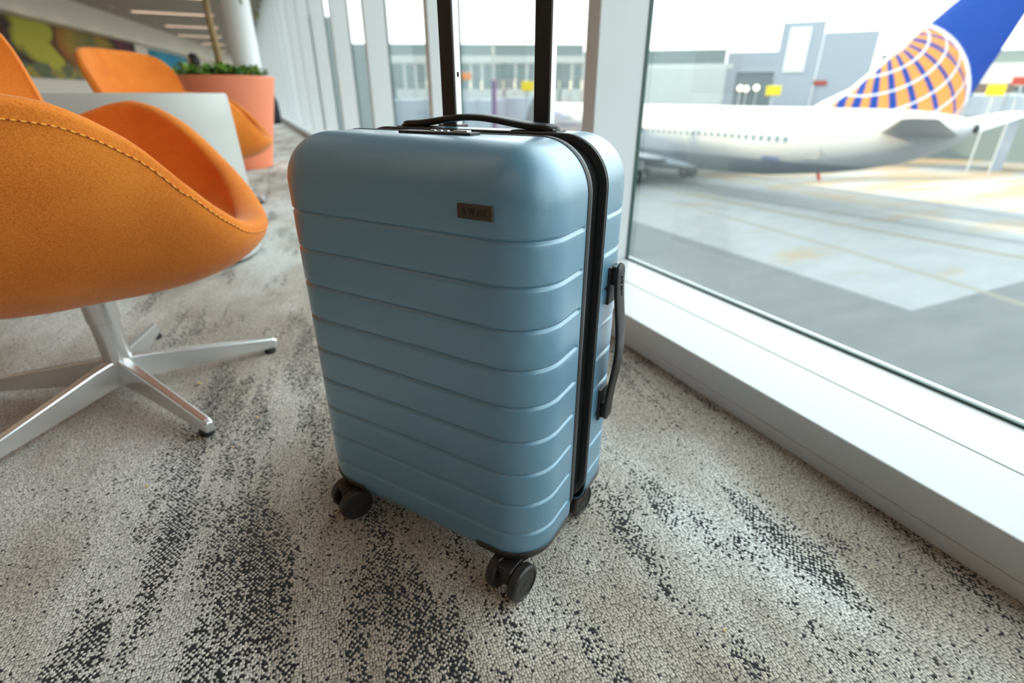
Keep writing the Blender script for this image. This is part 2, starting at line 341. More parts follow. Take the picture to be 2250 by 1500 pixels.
def shell(front=True):
    b0, b1 = (0., .103) if front else (SD, .156)
    K = 9
    xs = arcs(-SW / 2, 0, SR, K, 1); xm = list(np.linspace(-SW / 2 + SR, SW / 2 - SR, 20))[1:-1]; xs = xs + xm + [-x for x in xs[::-1]]
    zs = arcs(ZB, 0, SR, K, 1); mid = set(np.round(np.linspace(ZB + SR, ZT - SR, 30), 5))
    mid = [z for z in mid if min(abs(z - g) for g in grooves) > .0045]
    for g in grooves:
        for d in (-.0042, -.003, -.002, -.001, 0, .001, .002, .003, .0042): mid.append(g + d)
    top = arcs(ZT, 0, SR, K, -1)[::-1]; top = [ZT - SR + SR * math.tan(R_(45) * j / K) for j in range(K + 1)]
    zs = sorted(set(np.round([z for z in zs + top if min(abs(z - g) for g in grooves) > .0045] + mid, 6)))
    zs = [z for z in zs]
    s = 1 if front else -1
    ys = [b0 + s * (SR - SR * math.tan(R_(45) * j / K)) for j in range(K, -1, -1)] + [b0 + s * y for y in (.062, .075, .088, .094, .096, .098, .1)] + [b1]
    if not front: ys = ys[:K + 1] + [b0 + s * y for y in (.062, .075, .085, .090, .092, .094, .096)] + [b1]
    lo = (-SW / 2, b0 if front else -1, ZB); hi = (SW / 2, 1 if front else b0, ZT)
    idx = {}; vs = []; fs = []
    end = b1
    def V(x, y, z):
        k = (round(x, 6), round(y, 6), round(z, 6))
        if k in idx: return idx[k]
        p, n = rbox((x, y, z), lo, hi, SR)
        g = sum(max(0, 1 - abs(p.z - q) / .0036) for q in grooves)
        g = g * g * (3 - 2 * g) if g < 1 else 1
        d = abs(end - p.y); fd = min(max((d - .0045) / .004, 0), 1)
        if abs(n.z) < .6: p = p - n * (.0027 * g * fd)
        elif d < .0: pass
        idx[k] = len(vs); vs.append((p.x, p.y - SD / 2, p.z)); return idx[k]
    def grid(f, A_, B_):
        for i in range(len(A_) - 1):
            for j in range(len(B_) - 1):
                q = [V(*f(A_[i], B_[j])), V(*f(A_[i + 1], B_[j])), V(*f(A_[i + 1], B_[j + 1])), V(*f(A_[i], B_[j + 1]))]
                if len(set(q)) == 4: fs.append(tuple(q))
    grid(lambda x, z: (x, b0, z), xs, zs)
    grid(lambda y, z: (-SW / 2, y, z), ys, zs); grid(lambda y, z: (SW / 2, y, z), ys, zs)
    grid(lambda x, y: (x, y, ZB), xs, ys); grid(lambda x, y: (x, y, ZT), xs, ys)
    m = MB(); m.add(vs, fs, True)
    o = m.build('front_shell' if front else 'back_shell', M_blue, case)
    sm = o.modifiers.new('thick', 'SOLIDIFY'); sm.thickness = .002; sm.offset = -1
    return o
f_sh = shell(True); b_sh = shell(False)
def ring(name, sec, m, r=SR, n=14, closed=True):
    path = []
    for cx, cz, a0 in ((SW / 2 - r, ZT - r, 0), (-SW / 2 + r, ZT - r, 90), (-SW / 2 + r, ZB + r, 180), (SW / 2 - r, ZB + r, 270)):
        for k in range(n + 1):
            a = R_(a0 + 90 * k / n); path.append((cx, cz, math.cos(a), math.sin(a)))
    vs = []; K = len(sec); Np = len(path)
    for cx, cz, nx, nz in path:
        for bb, off in sec: vs.append((cx + nx * (r + off), bb - SD / 2, cz + nz * (r + off)))
    fs = [(i * K + j, i * K + (j + 1) % K, ((i + 1) % Np) * K + (j + 1) % K, ((i + 1) % Np) * K + j) for i in range(Np) for j in range(K if closed else K - 1)]
    q = MB(); q.add(vs, fs, True); return q.build(name, m, case)
def round_sec(b0, b1, o0, o1, k=5):
    c = []; rr = min((b1 - b0) / 2, (o1 - o0)) * .8
    for j in range(k + 1): a = R_(180 - 90 * j / k); c.append((b0 + rr + rr * math.cos(a), o1 - rr + rr * math.sin(a)))
    for j in range(k + 1): a = R_(90 - 90 * j / k); c.append((b1 - rr + rr * math.cos(a), o1 - rr + rr * math.sin(a)))
    return c + [(b1, o0), (b0, o0)]
ring('front_trim', round_sec(.1036, .1150, -.009, .0004), M_trim)['label'] = 'dark grey piped trim'
ring('front_bead', round_sec(.1005, .1038, -.003, .0009), M_blk)
ring('zipper_tape', [(.1150, -.0085), (.1505, -.0085), (.1505, -.012), (.1150, -.012)], M_blkg)['label'] = 'black zipper band'
ring('zipper_coil', round_sec(.130, .136, -.010, -.0075), M_blkg)
ring('back_bead', round_sec(.1505, .1545, -.009, .0006), M_trim)
ring('back_edge', round_sec(.1545, .1565, -.003, .0007), M_blk)
# badge with lettering
def Sx(a): return SW / 2 - a
def Sy(b_): return b_ - SD / 2
badge = MB().box(Sx(.0905), Sx(.0502), Sy(-.0022), Sy(.001), .4815, .4958).build('name_badge', M_plate, case, bevel=.0015); badge['label'] = 'bronze badge'
text_mesh('lettering', 'A W A Y', .0095, .0003, M_blk, badge, Matrix.Translation((Sx(.07035), Sy(-.0024), .4886)) @ Matrix.Rotation(PI / 2, 4, 'X') @ Matrix.Shear('XY', 4, (.0, .0)) @ Matrix.Diagonal((.78, 1, 1, 1)), .0002)
# lock on top
lock = MB().box(Sx(.222), Sx(.124), Sy(.072), Sy(.092), ZT - .0005, ZT + .0026).build('lock', M_blk, case, bevel=.0008)
for q in range(3):
    MB().lathe([(0, .0), (.004, .0), (.004, .0012), (.0032, .0022), (0, .0022)], 20).build('lock_dial', M_alu, lock, loc=(Sx(.182) + q * .009, Sy(.085), ZT + .0016))
MB().box(Sx(.150), Sx(.132), Sy(.078), Sy(.087), ZT + .0016, ZT + .0044).build('lock_button', M_alu, lock, bevel=.0008)
# top handle
def strap(name, f, w, th, t0, t1, n, axis, m):
    """flat strap: f(t) gives (along, outward); axis maps (along, across, outward) to local coordinates"""
    vs = []; sec = []
    for k in range(16):
        a = 2 * PI * k / 16; ca, sa = math.cos(a), math.sin(a)
        sec.append((w / 2 * math.copysign(abs(ca) ** .5, ca), th / 2 * math.copysign(abs(sa) ** .6, sa)))
    ts = [t0 + (t1 - t0) * i / n for i in range(n + 1)]
    L = t1 - t0
    for t in ts:
        o = f(t); dt = (f(t + 1e-4) - f(t - 1e-4)) / 2e-4; q = 1 / math.sqrt(1 + dt * dt)
        e_ = min(t - t0, t1 - t); sc_ = math.sqrt(max(0., 1 - (1 - min(e_ / (w / 2), 1)) ** 2)) * .98 + .02; st = min(1, .35 + e_ / (th * 1.2) * .65)
        for cw, ct in sec: vs.append(axis(t - dt * q * ct * st, cw * sc_, o + q * ct * st))
    fs = [(i * 16 + k, i * 16 + (k + 1) % 16, (i + 1) * 16 + (k + 1) % 16, (i + 1) * 16 + k) for i in range(n) for k in range(16)]
    fs += [tuple(range(16)), tuple(range(n * 16, n * 16 + 16))]
    q = MB(); q.add(vs, fs, True); return q.build(name, m, case)
def hz(t):
    u_ = min(abs(t) / .104, 1); return .5535 + .0092 * (0.5 + 0.5 * math.cos(PI * u_))
th_ = strap('carry_handle', hz, .028, .0082, -.1125, .1125, 60, lambda a, c, o: (a + .0, c + Sy(.172), o), M_blk)
for s in (-1, 1):
    MB().box(s * .098 - .014, s * .098 + .014, Sy(.162), Sy(.182), ZT + .001, .5528).build('handle_mount', M_blk, th_, bevel=.002)
    MB().box(s * .088 - .030, s * .088 + .030, Sy(.159), Sy(.185), ZT - .001, ZT + .0016).build('handle_plate', M_blk, th_, bevel=.001)
# side handle
def hs(t):
    u_ = min(abs(t) / .100, 1); return .0105 + .0085 * (0.5 + 0.5 * math.cos(PI * u_))
SHz = .290
sh = strap('side_handle', hs, .026, .0065, -.113, .113, 60, lambda a, c, o: (SW / 2 + o, c + Sy(.191), SHz + a), M_blk)
for s in (-1, 1):
    MB().box(SW / 2 - .001, SW / 2 + .0035, Sy(.178), Sy(.204), SHz + s * .086 - .026, SHz + s * .086 + .022).build('handle_plate', M_blk, sh, bevel=.001)
    MB().box(SW / 2 + .002, SW / 2 + .0085, Sy(.182), Sy(.200), SHz + s * .097 - .012, SHz + s * .097 + .012).build('handle_mount', M_blk, sh, bevel=.002)
text_mesh('lettering', 'A W A Y', .0068, .0003, M_blkg, sh, Matrix.Translation((SW / 2 + .0147, Sy(.191), SHz + .084)) @ Matrix.Rotation(R_(-3), 4, 'Y') @ Matrix.Rotation(PI / 2, 4, 'Z') @ Matrix.Rotation(PI / 2, 4, 'X') @ Matrix.Rotation(PI / 2, 4, 'Z'), .0002)
# trolley handle: two telescopic poles and the grip above the frame
tro = MB().box(-.088, .088, Sy(.209), Sy(.231), 1.00, 1.024).build('trolley_handle', M_blk, case, bevel=.008, seg=3)
for s in (-1, 1):
    x = s * .0705
    po = MB().box(x - .0112, x + .0112, Sy(.2145), Sy(.2285), ZT - .01, 1.004).build('pole', M_alu, tro, bevel=.002)
    MB().box(x - .0114, x + .0096, Sy(.2130), Sy(.2155), ZT, 1.003).build('pole_channel', M_blk, tro, bevel=.0008)
    MB().box(x - .016, x + .016, Sy(.208), Sy(.234), ZT - .002, ZT + .002).build('pole_collar', M_blk, tro, bevel=.001)
MB().box(-.0705 + .0105, -.0705 + .0117, Sy(.219), Sy(.223), .6085, .6145).build('locking_pin', M_blkg, tro, bevel=.0005)
# corner guards and casters
def guard(sx, front=True):
    b0 = 0. if front else SD
    K = 10; idx = {}; vs = []; fs = []
    lo = (-SW / 2, 0 if front else -1, ZB); hi = (SW / 2, 1 if front else SD, ZT)
    xs = sorted([sx * (SW / 2 - SR + SR * math.tan(R_(45) * j / K)) for j in range(K + 1)] + [sx * (SW / 2 - SR - d) for d in (.006, .012, .018, .024, .029)])
    ds = [SR - SR * math.tan(R_(45) * j / K) for j in range(K, -1, -1)] + [.065, .078, .088, .098]
    ys = [d if front else SD - d for d in ds]
    zs = [ZB + SR - SR * math.tan(R_(45) * j / K) for j in range(K, -1, -1)]
    def V(x, y, z):
        k = (round(x, 6), round(y, 6), round(z, 6))
        if k in idx: return idx[k]
        p, n = rbox((x, y, z), lo, hi, SR, .0022); idx[k] = len(vs); vs.append((p.x, p.y - SD / 2, p.z)); return idx[k]
    def ok(p): return p[2] < .0665
    def grid(f, A_, B_):
        for i in range(len(A_) - 1):
            for j in range(len(B_) - 1):
                q = [V(*f(A_[i], B_[j])), V(*f(A_[i + 1], B_[j])), V(*f(A_[i + 1], B_[j + 1])), V(*f(A_[i], B_[j + 1]))]
                c = sum((Vector(vs[t]) for t in q), Vector()) / 4
                if c.z < .085: fs.append(tuple(q))
    grid(lambda x, z: (x, b0, z), xs, zs); grid(lambda y, z: (sx * SW / 2, y, z), ys, zs); grid(lambda x, y: (x, y, ZB), xs, ys)
    m = MB(); m.add(vs, fs, True); o = m.build('corner_guard', M_blk, case)
    bm_ = bmesh.new(); bm_.from_mesh(o.data); bmesh.ops.delete(bm_, geom=[v for v in bm_.verts if not v.link_faces], context='VERTS'); bmesh.ops.bisect_plane(bm_, geom=bm_.verts[:] + bm_.edges[:] + bm_.faces[:], plane_co=(0, 0, .0665), plane_no=(0, 0, 1), clear_outer=True); bm_.to_mesh(o.data); bm_.free()
    sm = o.modifiers.new('thick', 'SOLIDIFY'); sm.thickness = .0035; sm.offset = -1
guard(1); guard(-1); guard(1, False); guard(-1, False)
WR = .025
def caster(a, b_, ang, px, py):
    """a, b_ = middle of the wheel pair; ang = axle direction in the case's own frame; px, py = swivel"""
    M0 = Matrix.Translation((Sx(a), Sy(b_), 0)) @ Matrix.Rotation(ang, 4, 'Z')
    piv = (Matrix.Rotation(-ang, 4, 'Z') @ Vector((Sx(px) - Sx(a), Sy(py) - Sy(b_), 0)))
    f = MB(); f.box(-.0085, .0085, -.014, .014, .020, .046); f.tube([(piv.x, piv.y, .040), (piv.x, piv.y, .053)], .019, 24)
    f.prism([(-.011, -.015), (.011, -.015), (piv.x + .016, piv.y - .004), (piv.x + .012, piv.y + .015), (piv.x - .012, piv.y + .015), (piv.x - .016, piv.y - .004)] if piv.y > 0 else [(-.016, -.015), (.016, -.015), (.016, .015), (-.016, .015)], .038, .048)
    f.tube([(-.022, 0, WR), (.022, 0, WR)], .005, 12)
    o = f.build('caster', M_blk, case, bevel=.0015); o.matrix_local = M0
    for s in (-1, 1):
        w = MB(); T = Matrix.Rotation(PI / 2 * s, 4, 'Y')
        w.lathe([(0, 0), (.012, 0), (WR - .0025, 0), (WR, .0025), (WR, .0115), (WR - .0022, .0140), (WR - .0050, .0143), (WR - .0056, .0130), (.004, .0130), (0, .0130)], 48, Matrix.Translation((s * .0105, 0, WR)) @ T)
        wo = w.build('wheel', M_blk, o)
        if s > 0: text_mesh('wheel_lettering', 'A W A Y', .006, .0002, M_trim, o, Matrix.Translation((.0238, 0, WR)) @ Matrix.Rotation(PI / 2, 4, 'Z') @ Matrix.Rotation(PI / 2, 4, 'X') @ Matrix.Rotation(R_(20), 4, 'Z'))
caster(.0365, .0075, R_(-8), .042, .034)
caster(.322, .006, R_(-22), .335, .034)
caster(.034, .184, R_(-8), .046, .215)
caster(.335, .215, R_(30), .325, .205)

# ================================================================== lounge chairs
RIM = ((0, .350), (10, .357), (20, .382), (28, .408), (38, .445), (46, .482), (54, .518), (63, .547), (72, .562), (80, .555), (88, .538), (94, .524), (98, .512), (100, .55), (101.5, .62), (104, .68), (108, .73), (114, .765), (122, .785), (135, .795), (160, .80), (175, .79), (184, .765), (190, .72), (193.5, .66), (195, .58), (197, .53), (205, .54), (220, .565), (245, .58), (280, .586), (290, .580), (296, .576), (303, .566), (309, .546), (317, .509), (324, .458), (333, .404), (342, .366), (350, .352), (360, .350))
RX, RY = zip(*RIM)
def rimz(p): return float(np.interp(p % 360, RX, RY))
def rimz_s(p): return sum(rimz(p + d) * w for d, w in ((-2, .2), (-1, .2), (0, .2), (1, .2), (2, .2)))
def arcdist(p): return abs((p + 180) % 360 - 180)
def rimr(p):
    p = arcdist(p); return .395 - .012 * math.sin(R_(2 * p)) * (p < 90)
Z0 = .225
def outer(p, t):
    zr = rimz_s(p); r = rimr(p); h = zr - Z0
    a = t * PI / 2
    rr = r * math.sin(a) ** .82 if t > 0 else 0
    zz = Z0 + h * (1 - math.cos(a) ** 1.0) ** 1.0
    # walls above the seat stand up and lean out a little
    lean = max(0, zz - .55) * .28
    low = max(0, (.45 - zz)) * 0
    return rr + lean - low, zz
def seat_shell():
    angs = sorted(set([round(3. * k, 2) for k in range(120)] + [round(97 + .6 * k, 2) for k in range(14)] + [round(190 + .6 * k, 2) for k in range(14)]))
    n = len(angs); T = 26; vs = []
    def pt(p, r, z): a = R_(p); return (r * math.cos(a), r * math.sin(a), z)
    prof = [[] for _ in range(n)]
    for k in range(n):
        p = angs[k]; zr = rimz_s(p); lipf = max(0, 1 - arcdist(p) / 48) ** 1; th = .034 + .030 * lipf * lipf * (3 - 2 * lipf)
        for i in range(1, T + 1): prof[k].append(outer(p, i / T))
        r1, z1 = outer(p, 1); 
        for j in range(1, 8):      # rolled rim
            a = PI * j / 8; prof[k].append((r1 - th / 2 + th / 2 * math.cos(a), z1 + .0145 * math.sin(a)))
        zs0 = .335; h = zr - zs0; rI = r1 - th
        for i in range(T, 0, -1):
            t = i / T; a = t * PI / 2
            zz = zs0 + max(h, .03) * (1 - math.cos(a) ** .9) ** (1.35 if h > .1 else 1.2); rr = (rI - max(0, z1 - .55) * .28) * math.sin(a) ** .55 + max(0, zz - .55) * .28
            prof[k].append((rr, min(zz, z1)))
    L = len(prof[0])
    vs = [pt(angs[k], *prof[k][i]) for i in range(L) for k in range(n)]
    fs = [(i * n + k, i * n + (k + 1) % n, (i + 1) * n + (k + 1) % n, (i + 1) * n + k) for i in range(L - 1) for k in range(n)]
    vs.append((0, 0, Z0)); fs += [(len(vs) - 1, (k + 1) % n, k) for k in range(n)]
    vs.append((0, 0, .335)); fs += [(len(vs) - 1, (L - 1) * n + k, (L - 1) * n + (k + 1) % n) for k in range(n)]
    m = MB(); m.add(vs, fs, True); return m
def make_chair():
    t = empty('lounge_chair', (0, 0, 0), 0)
    sh_ = seat_shell().build('seat_shell', M_fab, t)
    # stitched seam a little below the rolled rim
    q = MB(); n = 260; P = []
    for k in range(n + 1):
        p = 360 * k / n; r, z = outer(p, 1); zz = z - .015 * (1 if z > .45 else .7); tt = np.interp(zz, [outer(p, i / 60)[1] for i in range(61)], [i / 60 for i in range(61)])
        r, z2 = outer(p, tt); P.append(Vector(((r + .0007) * math.cos(R_(p)), (r + .0007) * math.sin(R_(p)), z2)))
    for k in range(0, n):
        a_, b_ = P[k], P[k + 1]; d = b_ - a_
        q.tube([a_ + d * .12, a_ + d * .5 + (0 * d), a_ + d * .88], [.0007, .0016, .0007], 5)
    q.build('stitching', M_seam, sh_)
    pts = [Vector(p) for p in P]; c_ = MB(); c_.tube(pts, .0009, 5, caps=False); c_.build('seam', mat('seam_dark_red', (.35, .05, .01), .9), sh_)  # thin dark red tube along the stitch line
    po = MB(); po.lathe([(.0, .262), (.030, .262), (.029, .17), (.0265, .168), (.0255, .075), (.0, .075)], 32); po.build('post', M_polish, t)
    for k in range(5):
        a = R_(22 + 72 * k); Mx = Matrix.Rotation(a, 4, 'Z')
        vs = []
        for r, w0, w1, z0, z1 in ((.0, .030, .026, .028, .083), (.03, .030, .024, .028, .083), (.06, .026, .020, .026, .079), (.17, .023, .017, .020, .060), (.308, .021, .015, .012, .037), (.318, .019, .013, .012, .031)):
            for y, z in ((-w0 / 2, z0), (w0 / 2, z0), (w1 / 2, z1), (-w1 / 2, z1)): vs.append(Mx @ Vector((r, y, z)))
        fs = [(4 * i + j, 4 * i + (j + 1) % 4, 4 * i + 4 + (j + 1) % 4, 4 * i + 4 + j) for i in range(5) for j in range(4)] + [(3, 2, 1, 0), (20, 21, 22, 23)]
        q = MB(); q.add(vs, fs); lg = q.build('leg', M_polish, t, bevel=.003)
        g = MB(); g.lathe([(0, 0), (.013, 0), (.014, .004), (.012, .013), (0, .013)], 20, Matrix.Translation(Mx @ Vector((.298, 0, 0)))); g.build('foot_glide', M_dark, lg)
    return t
ch = make_chair()
ch.location = (-.392, 1.25, 0); ch.rotation_euler = (0, 0, R_(-7))
tag(ch, 'orange upholstered swivel tub chair beside the suitcase, on a five-star metal base', 'chair', 'orange lounge chairs')
ch2 = copy_tree(ch); ch2.location = (-.275, 3.62, 0); ch2.rotation_euler = (0, 0, R_(-6))
for o in bpy.data.objects:
    if o.parent == ch2 and o.name.split('.')[0] == 'leg': o.rotation_euler = (0, 0, R_(30))
tag(ch2, 'orange upholstered tub chair farther away, behind the pale drum table', 'chair', 'orange lounge chairs')
# fix the first chair's legs to the photographed spread (star turned against the shell)
for o in bpy.data.objects:
    if o.parent == ch and o.name.split('.')[0] in ('leg', 'post'): o.location = (.052, .0, 0)

# ================================================================== drum table
def squircle(a, b_, n=120, e_=3.0):
    out = []
    for k in range(n):
        t = 2 * PI * k / n; c, s = math.cos(t), math.sin(t)
        out.append((a * math.copysign(abs(c) ** (2 / e_), c), b_ * math.copysign(abs(s) ** (2 / e_), s)))
    return out
def loft(rings, cap=True):
    n = len(rings[0][0]); vs = []; fs = []
    for poly, z in rings: vs += [(x, y, z) for x, y in poly]
    for i in range(len(rings) - 1): fs += [(i * n + k, i * n + (k + 1) % n, (i + 1) * n + (k + 1) % n, (i + 1) * n + k) for k in range(n)]
    m = MB(); m.add(vs, fs, True)
    if cap:
        m.add([(x, y, rings[0][1]) for x, y in rings[0][0]], [tuple(range(n))[::-1]]); m.add([(x, y, rings[-1][1]) for x, y in rings[-1][0]], [tuple(range(n))])
    return m
tb = empty('drum_table', (-.535, 2.53, 0), 0, 'pale grey tapered drum coffee table between the two orange chairs', 'table')
loft([(squircle(.50, .46), .014), (squircle(.503, .463), .06), (squircle(.492, .452), .25), (squircle(.485, .445), .50), (squircle(.481, .441), .584), (squircle(.478, .438), .588)]).build('table_body', M_tab, tb)
loft([(squircle(.478, .438), .588), (squircle(.476, .436), .591), (squircle(.472, .432), .592)]).build('table_top', M_tab, tb)
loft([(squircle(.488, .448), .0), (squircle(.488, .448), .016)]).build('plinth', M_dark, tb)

# ================================================================== potted tree
def leafmat(nm, c1, c2):
    m = bpy.data.materials.new(nm); m.use_nodes = True; n, l = N(m); bb = n['Principled BSDF']
    co = n.new('ShaderNodeTexCoord').outputs['Object']
    l.new(ramp(n, l, noise(n, l, co, 14, 2), (.38, c1), (.62, c2)), bb.inputs['Base Color']); bb.inputs['Roughness'].default_value = .45
    bb.inputs['Transmission Weight'].default_value = 0; bb.inputs['Subsurface Weight'].default_value = 0
    return m
M_leaf = leafmat('leaf', (.06, .20, .035), (.34, .52, .07)); M_leaf2 = leafmat('tree_leaf', (.10, .17, .04), (.30, .36, .10))
def leaf(m, p, d, L, w, up=Vector((0, 0, 1))):
    d = d.normalized(); s = d.cross(up)
    s = s.normalized() if s.length > .01 else Vector((1, 0, 0)); nn_ = s.cross(d).normalized()
    P = [p, p + d * L * .35 + s * w / 2 + nn_ * L * .05, p + d * L * .35 - s * w / 2 + nn_ * L * .05, p + d * L * .7 + s * w * .4 - nn_ * L * .02, p + d * L * .7 - s * w * .4 - nn_ * L * .02, p + d * L - nn_ * L * .15, p + d * L * .5 + nn_ * -.01 * L]
    m.add(P, [(0, 1, 6), (0, 6, 2), (1, 3, 6), (2, 6, 4), (3, 5, 6), (4, 6, 5)], True)
pl = empty('potted_tree', (-.12, 5.42, 0), 0, 'slim tree with leafy underplanting in a round orange planter beside the windows', 'potted tree')
MB().lathe([(0, 0), (.255, 0), (.262, .006), (.40, .70), (.402, .715), (.396, .722), (.372, .722), (.366, .71), (.352, .62), (0, .62)], 64).build('planter', M_terra, pl)
MB().lathe([(0, .665), (.2, .672), (.358, .66)], 40).build('soil', M_soil, pl)
trunk = [(0.0, -.05, .64), (.005, -.045, .9), (-.005, -.05, 1.15), (.01, -.045, 1.5), (.0, -.05, 1.9)]
MB().tube(trunk, [.032, .027, .024, .021, .016], 14).build('trunk', M_bark, pl)
lm = MB()
for k in range(760):
    a = random.uniform(0, 2 * PI); r = .35 * math.sqrt(random.random()); z = .70 + .085 * random.random() * (1.2 - r)
    p = Vector((r * math.cos(a), r * math.sin(a), z)); a2 = random.uniform(0, 2 * PI); d = Vector((math.cos(a2), math.sin(a2), random.uniform(.1, 1.0)))
    leaf(lm, p, d, random.uniform(.045, .085), random.uniform(.025, .042))
tag(lm.build('underplanting', M_leaf, pl), kind='stuff')
br = MB(); lv = MB()
for k in range(34):
    a = 2 * PI * k * .382; r = random.uniform(.25, .62); z0 = random.uniform(1.3, 1.85); e0 = Vector((0, -.05, z0)); e1 = Vector((r * math.cos(a), r * math.sin(a) - .05, z0 + random.uniform(-.12, .35)))
    br.tube([e0, (e0 + e1) / 2 + Vector((0, 0, .04)), e1], [.006, .004, .002], 6)
    for j in range(26):
        t = random.uniform(.35, 1.05); p = e0.lerp(e1, t) + Vector([random.gauss(0, .05) for _ in range(3)]); d = Vector((random.gauss(0, 1), random.gauss(0, 1), random.uniform(-1.2, .3)))
        leaf(lv, p, d, random.uniform(.045, .08), random.uniform(.018, .03))
br.build('branches', M_bark, pl); tag(lv.build('crown', M_leaf2, pl), kind='stuff')

# ================================================================== bag by the sill
bagp = empty('backpack', (.50, 13.4, 0), R_(10), 'black backpack standing on the carpet far along the window sill', 'backpack')
bagp.scale = (1.1, 1.1, 1.2)
bag = MB(); secs = []
for z, a_, b_ in ((.0, .15, .10), (.03, .17, .12), (.2, .175, .13), (.36, .165, .115), (.46, .13, .09), (.50, .07, .05), (.51, .02, .02)): secs.append((squircle(a_, b_, 40, 3), z))
loft(secs).build('bag_body', M_cloth, bagp)
loft([(squircle(.12, .05, 32, 3), .05), (squircle(.125, .055, 32, 3), .15), (squircle(.11, .045, 32, 3), .27)]).build('front_pocket', M_cloth, bagp, loc=(0, -.115, 0))
MB().tube([(-.04, 0, .49), (-.035, 0, .545), (.035, 0, .545), (.04, 0, .49)], .009, 8).build('grab_loop', M_cloth, bagp)
# ================================================================== seated person seen over the planter
def skin_body(name, verts, edges, radii, m, parent):
    me = bpy.data.meshes.new(name); me.from_pydata(verts, edges, []); o = bpy.data.objects.new(name, me); C.objects.link(o); o.parent = parent
    sk = o.modifiers.new('skin', 'SKIN'); sk.use_smooth_shade = True
    for i, r in enumerate(radii): me.skin_vertices[0].data[i].radius = (r, r) if not isinstance(r, tuple) else r
    me.skin_vertices[0].data[0].use_root = True
    ss = o.modifiers.new('sub', 'SUBSURF'); ss.levels = 1; ss.render_levels = 2
    me.materials.append(m); return o
per = empty('person', (-.66, 12.2, 0), R_(-60), 'seated person with dark hair, head showing above the planter leaves', 'person')
V_ = [(0, 0, .50), (0, .02, .68), (0, .0, .86), (0, -.01, .98), (0, -.03, 1.04), (.09, .0, .49), (.11, -.40, .48), (.11, -.42, .10), (.11, -.52, .05), (-.09, .0, .49), (-.11, -.40, .48), (-.11, -.42, .10), (-.11, -.52, .05), (.17, .0, .90), (.22, -.10, .66), (.14, -.32, .57), (-.17, .0, .90), (-.22, -.10, .66), (-.14, -.32, .57)]
E_ = [(0, 1), (1, 2), (2, 3), (3, 4), (0, 5), (5, 6), (6, 7), (7, 8), (0, 9), (9, 10), (10, 11), (11, 12), (2, 13), (13, 14), (14, 15), (2, 16), (16, 17), (17, 18)]
r_ = [(.14, .11), (.125, .10), (.14, .10), .055, .05, .09, .065, .045, .035, .09, .065, .045, .035, .055, .042, .03, .055, .042, .03]
skin_body('body', V_, E_, r_, mat('dark_clothes', (.03, .035, .05), .8), per)
M_skin = mat('skin', (.55, .34, .24), .6)
hd = MB(); hd.lathe([(0, -.115), (.045, -.105), (.062, -.06), (.074, 0), (.076, .04), (.062, .085), (.035, .108), (0, .115)], 28, Matrix.Translation((0, -.04, 1.115)), (1, 1.15)); ho = hd.build('head', M_skin, per)
MB().lathe([(0, -.014), (.010, -.01), (.012, 0), (.006, .02), (0, .026)], 12, Matrix.Translation((0, -.132, 1.105))).build('nose', M_skin, ho)
for s in (-1, 1):
    MB().lathe([(0, -.008), (.008, 0), (0, .008)], 12, Matrix.Translation((s * .028, -.118, 1.135))).build('eye', M_dark, ho)
    MB().lathe([(0, -.022), (.010, 0), (0, .024)], 12, Matrix.Translation((s * .078, -.035, 1.11))).build('ear', M_skin, ho)
MB().lathe([(.086, -.07), (.098, -.02), (.094, .05), (.075, .105), (.04, .132), (0, .138)], 28, Matrix.Translation((0, -.018, 1.125)), (1, 1.05)).build('hair', mat('dark_hair', (.012, .009, .008), .6), per)
st = empty('bench_seat', (-.66, 12.2, 0), R_(-60), 'low dark bench seat under the seated person beyond the planter', 'seat')
MB().box(-.5, .5, -.24, .28, .32, .41).build('cushion', M_cloth, st, bevel=.03)
for x in (-.42, .42): MB().box(x - .03, x + .03, -.2, .24, 0, .32).build('leg', M_alu, st)
# crumbs on the carpet
M_cr = mat('crumb', (.80, .55, .22), .8)
for i, (x, y, s, lab) in enumerate(((-.0905, 1.012, .0032, 'pale popcorn crumb on the carpet left of the suitcase'), (-.205, 1.215, .0036, 'pale crumb on the carpet behind the chair leg'), (-.134, .925, .0024, 'orange crumb on the carpet nearer the camera than the pale one'), (-.262, .868, .0028, 'orange crumb on the carpet below the front chair leg'), (.411, .269, .0022, 'orange crumb on the carpet at the near right edge'))):
    q = MB(); 
    for k in range(4): q.lathe([(0, -s * .6), (s * .6, -s * .2), (s * .55, s * .3), (0, s * .55)], 7, Matrix.Translation((random.uniform(-s, s) * .5, random.uniform(-s, s) * .5, s * .6)) @ Matrix.Rotation(random.random() * 3, 4, 'X'))
    tag(q.build('crumb', M_cr, loc=(x, y, 0)), lab, 'crumb', 'crumbs on the carpet')
#ART
GO, BR, YE, OR, DK, OL = (.36, .22, .03), (.085, .03, .02), (.42, .39, .04), (.32, .12, .02), (.03, .02, .02), (.13, .14, .05)
art('wall_mural', -2.2, 9.6, .98, 2.31, ((.0, OL), (.14, GO), (.205, OR), (.225, BR), (.275, BR), (.295, DK), (.33, YE), (.45, YE), (.47, BR), (.52, OR), (.58, GO), (.70, OL), (.78, GO), (.85, DK), (.90, (.16, .02, .04)), (1., DK)), ((.3, OL), (.45, (.10, .13, .08)), (.55, (.34, .26, .04)), (.7, (.09, .12, .11))), 'long abstract mural in yellow, brown and green on the left wall')
art('wall_artwork', 11.2, 17.0, 1.2, 2.25, ((.0, (.02, .16, .26)), (.3, (.03, .28, .38)), (.6, (.01, .20, .38)), (1., (.10, .28, .30))), ((.3, (.12, .05, .05)), (.6, (.10, .25, .24))), 'teal abstract artwork farther along the left wall')
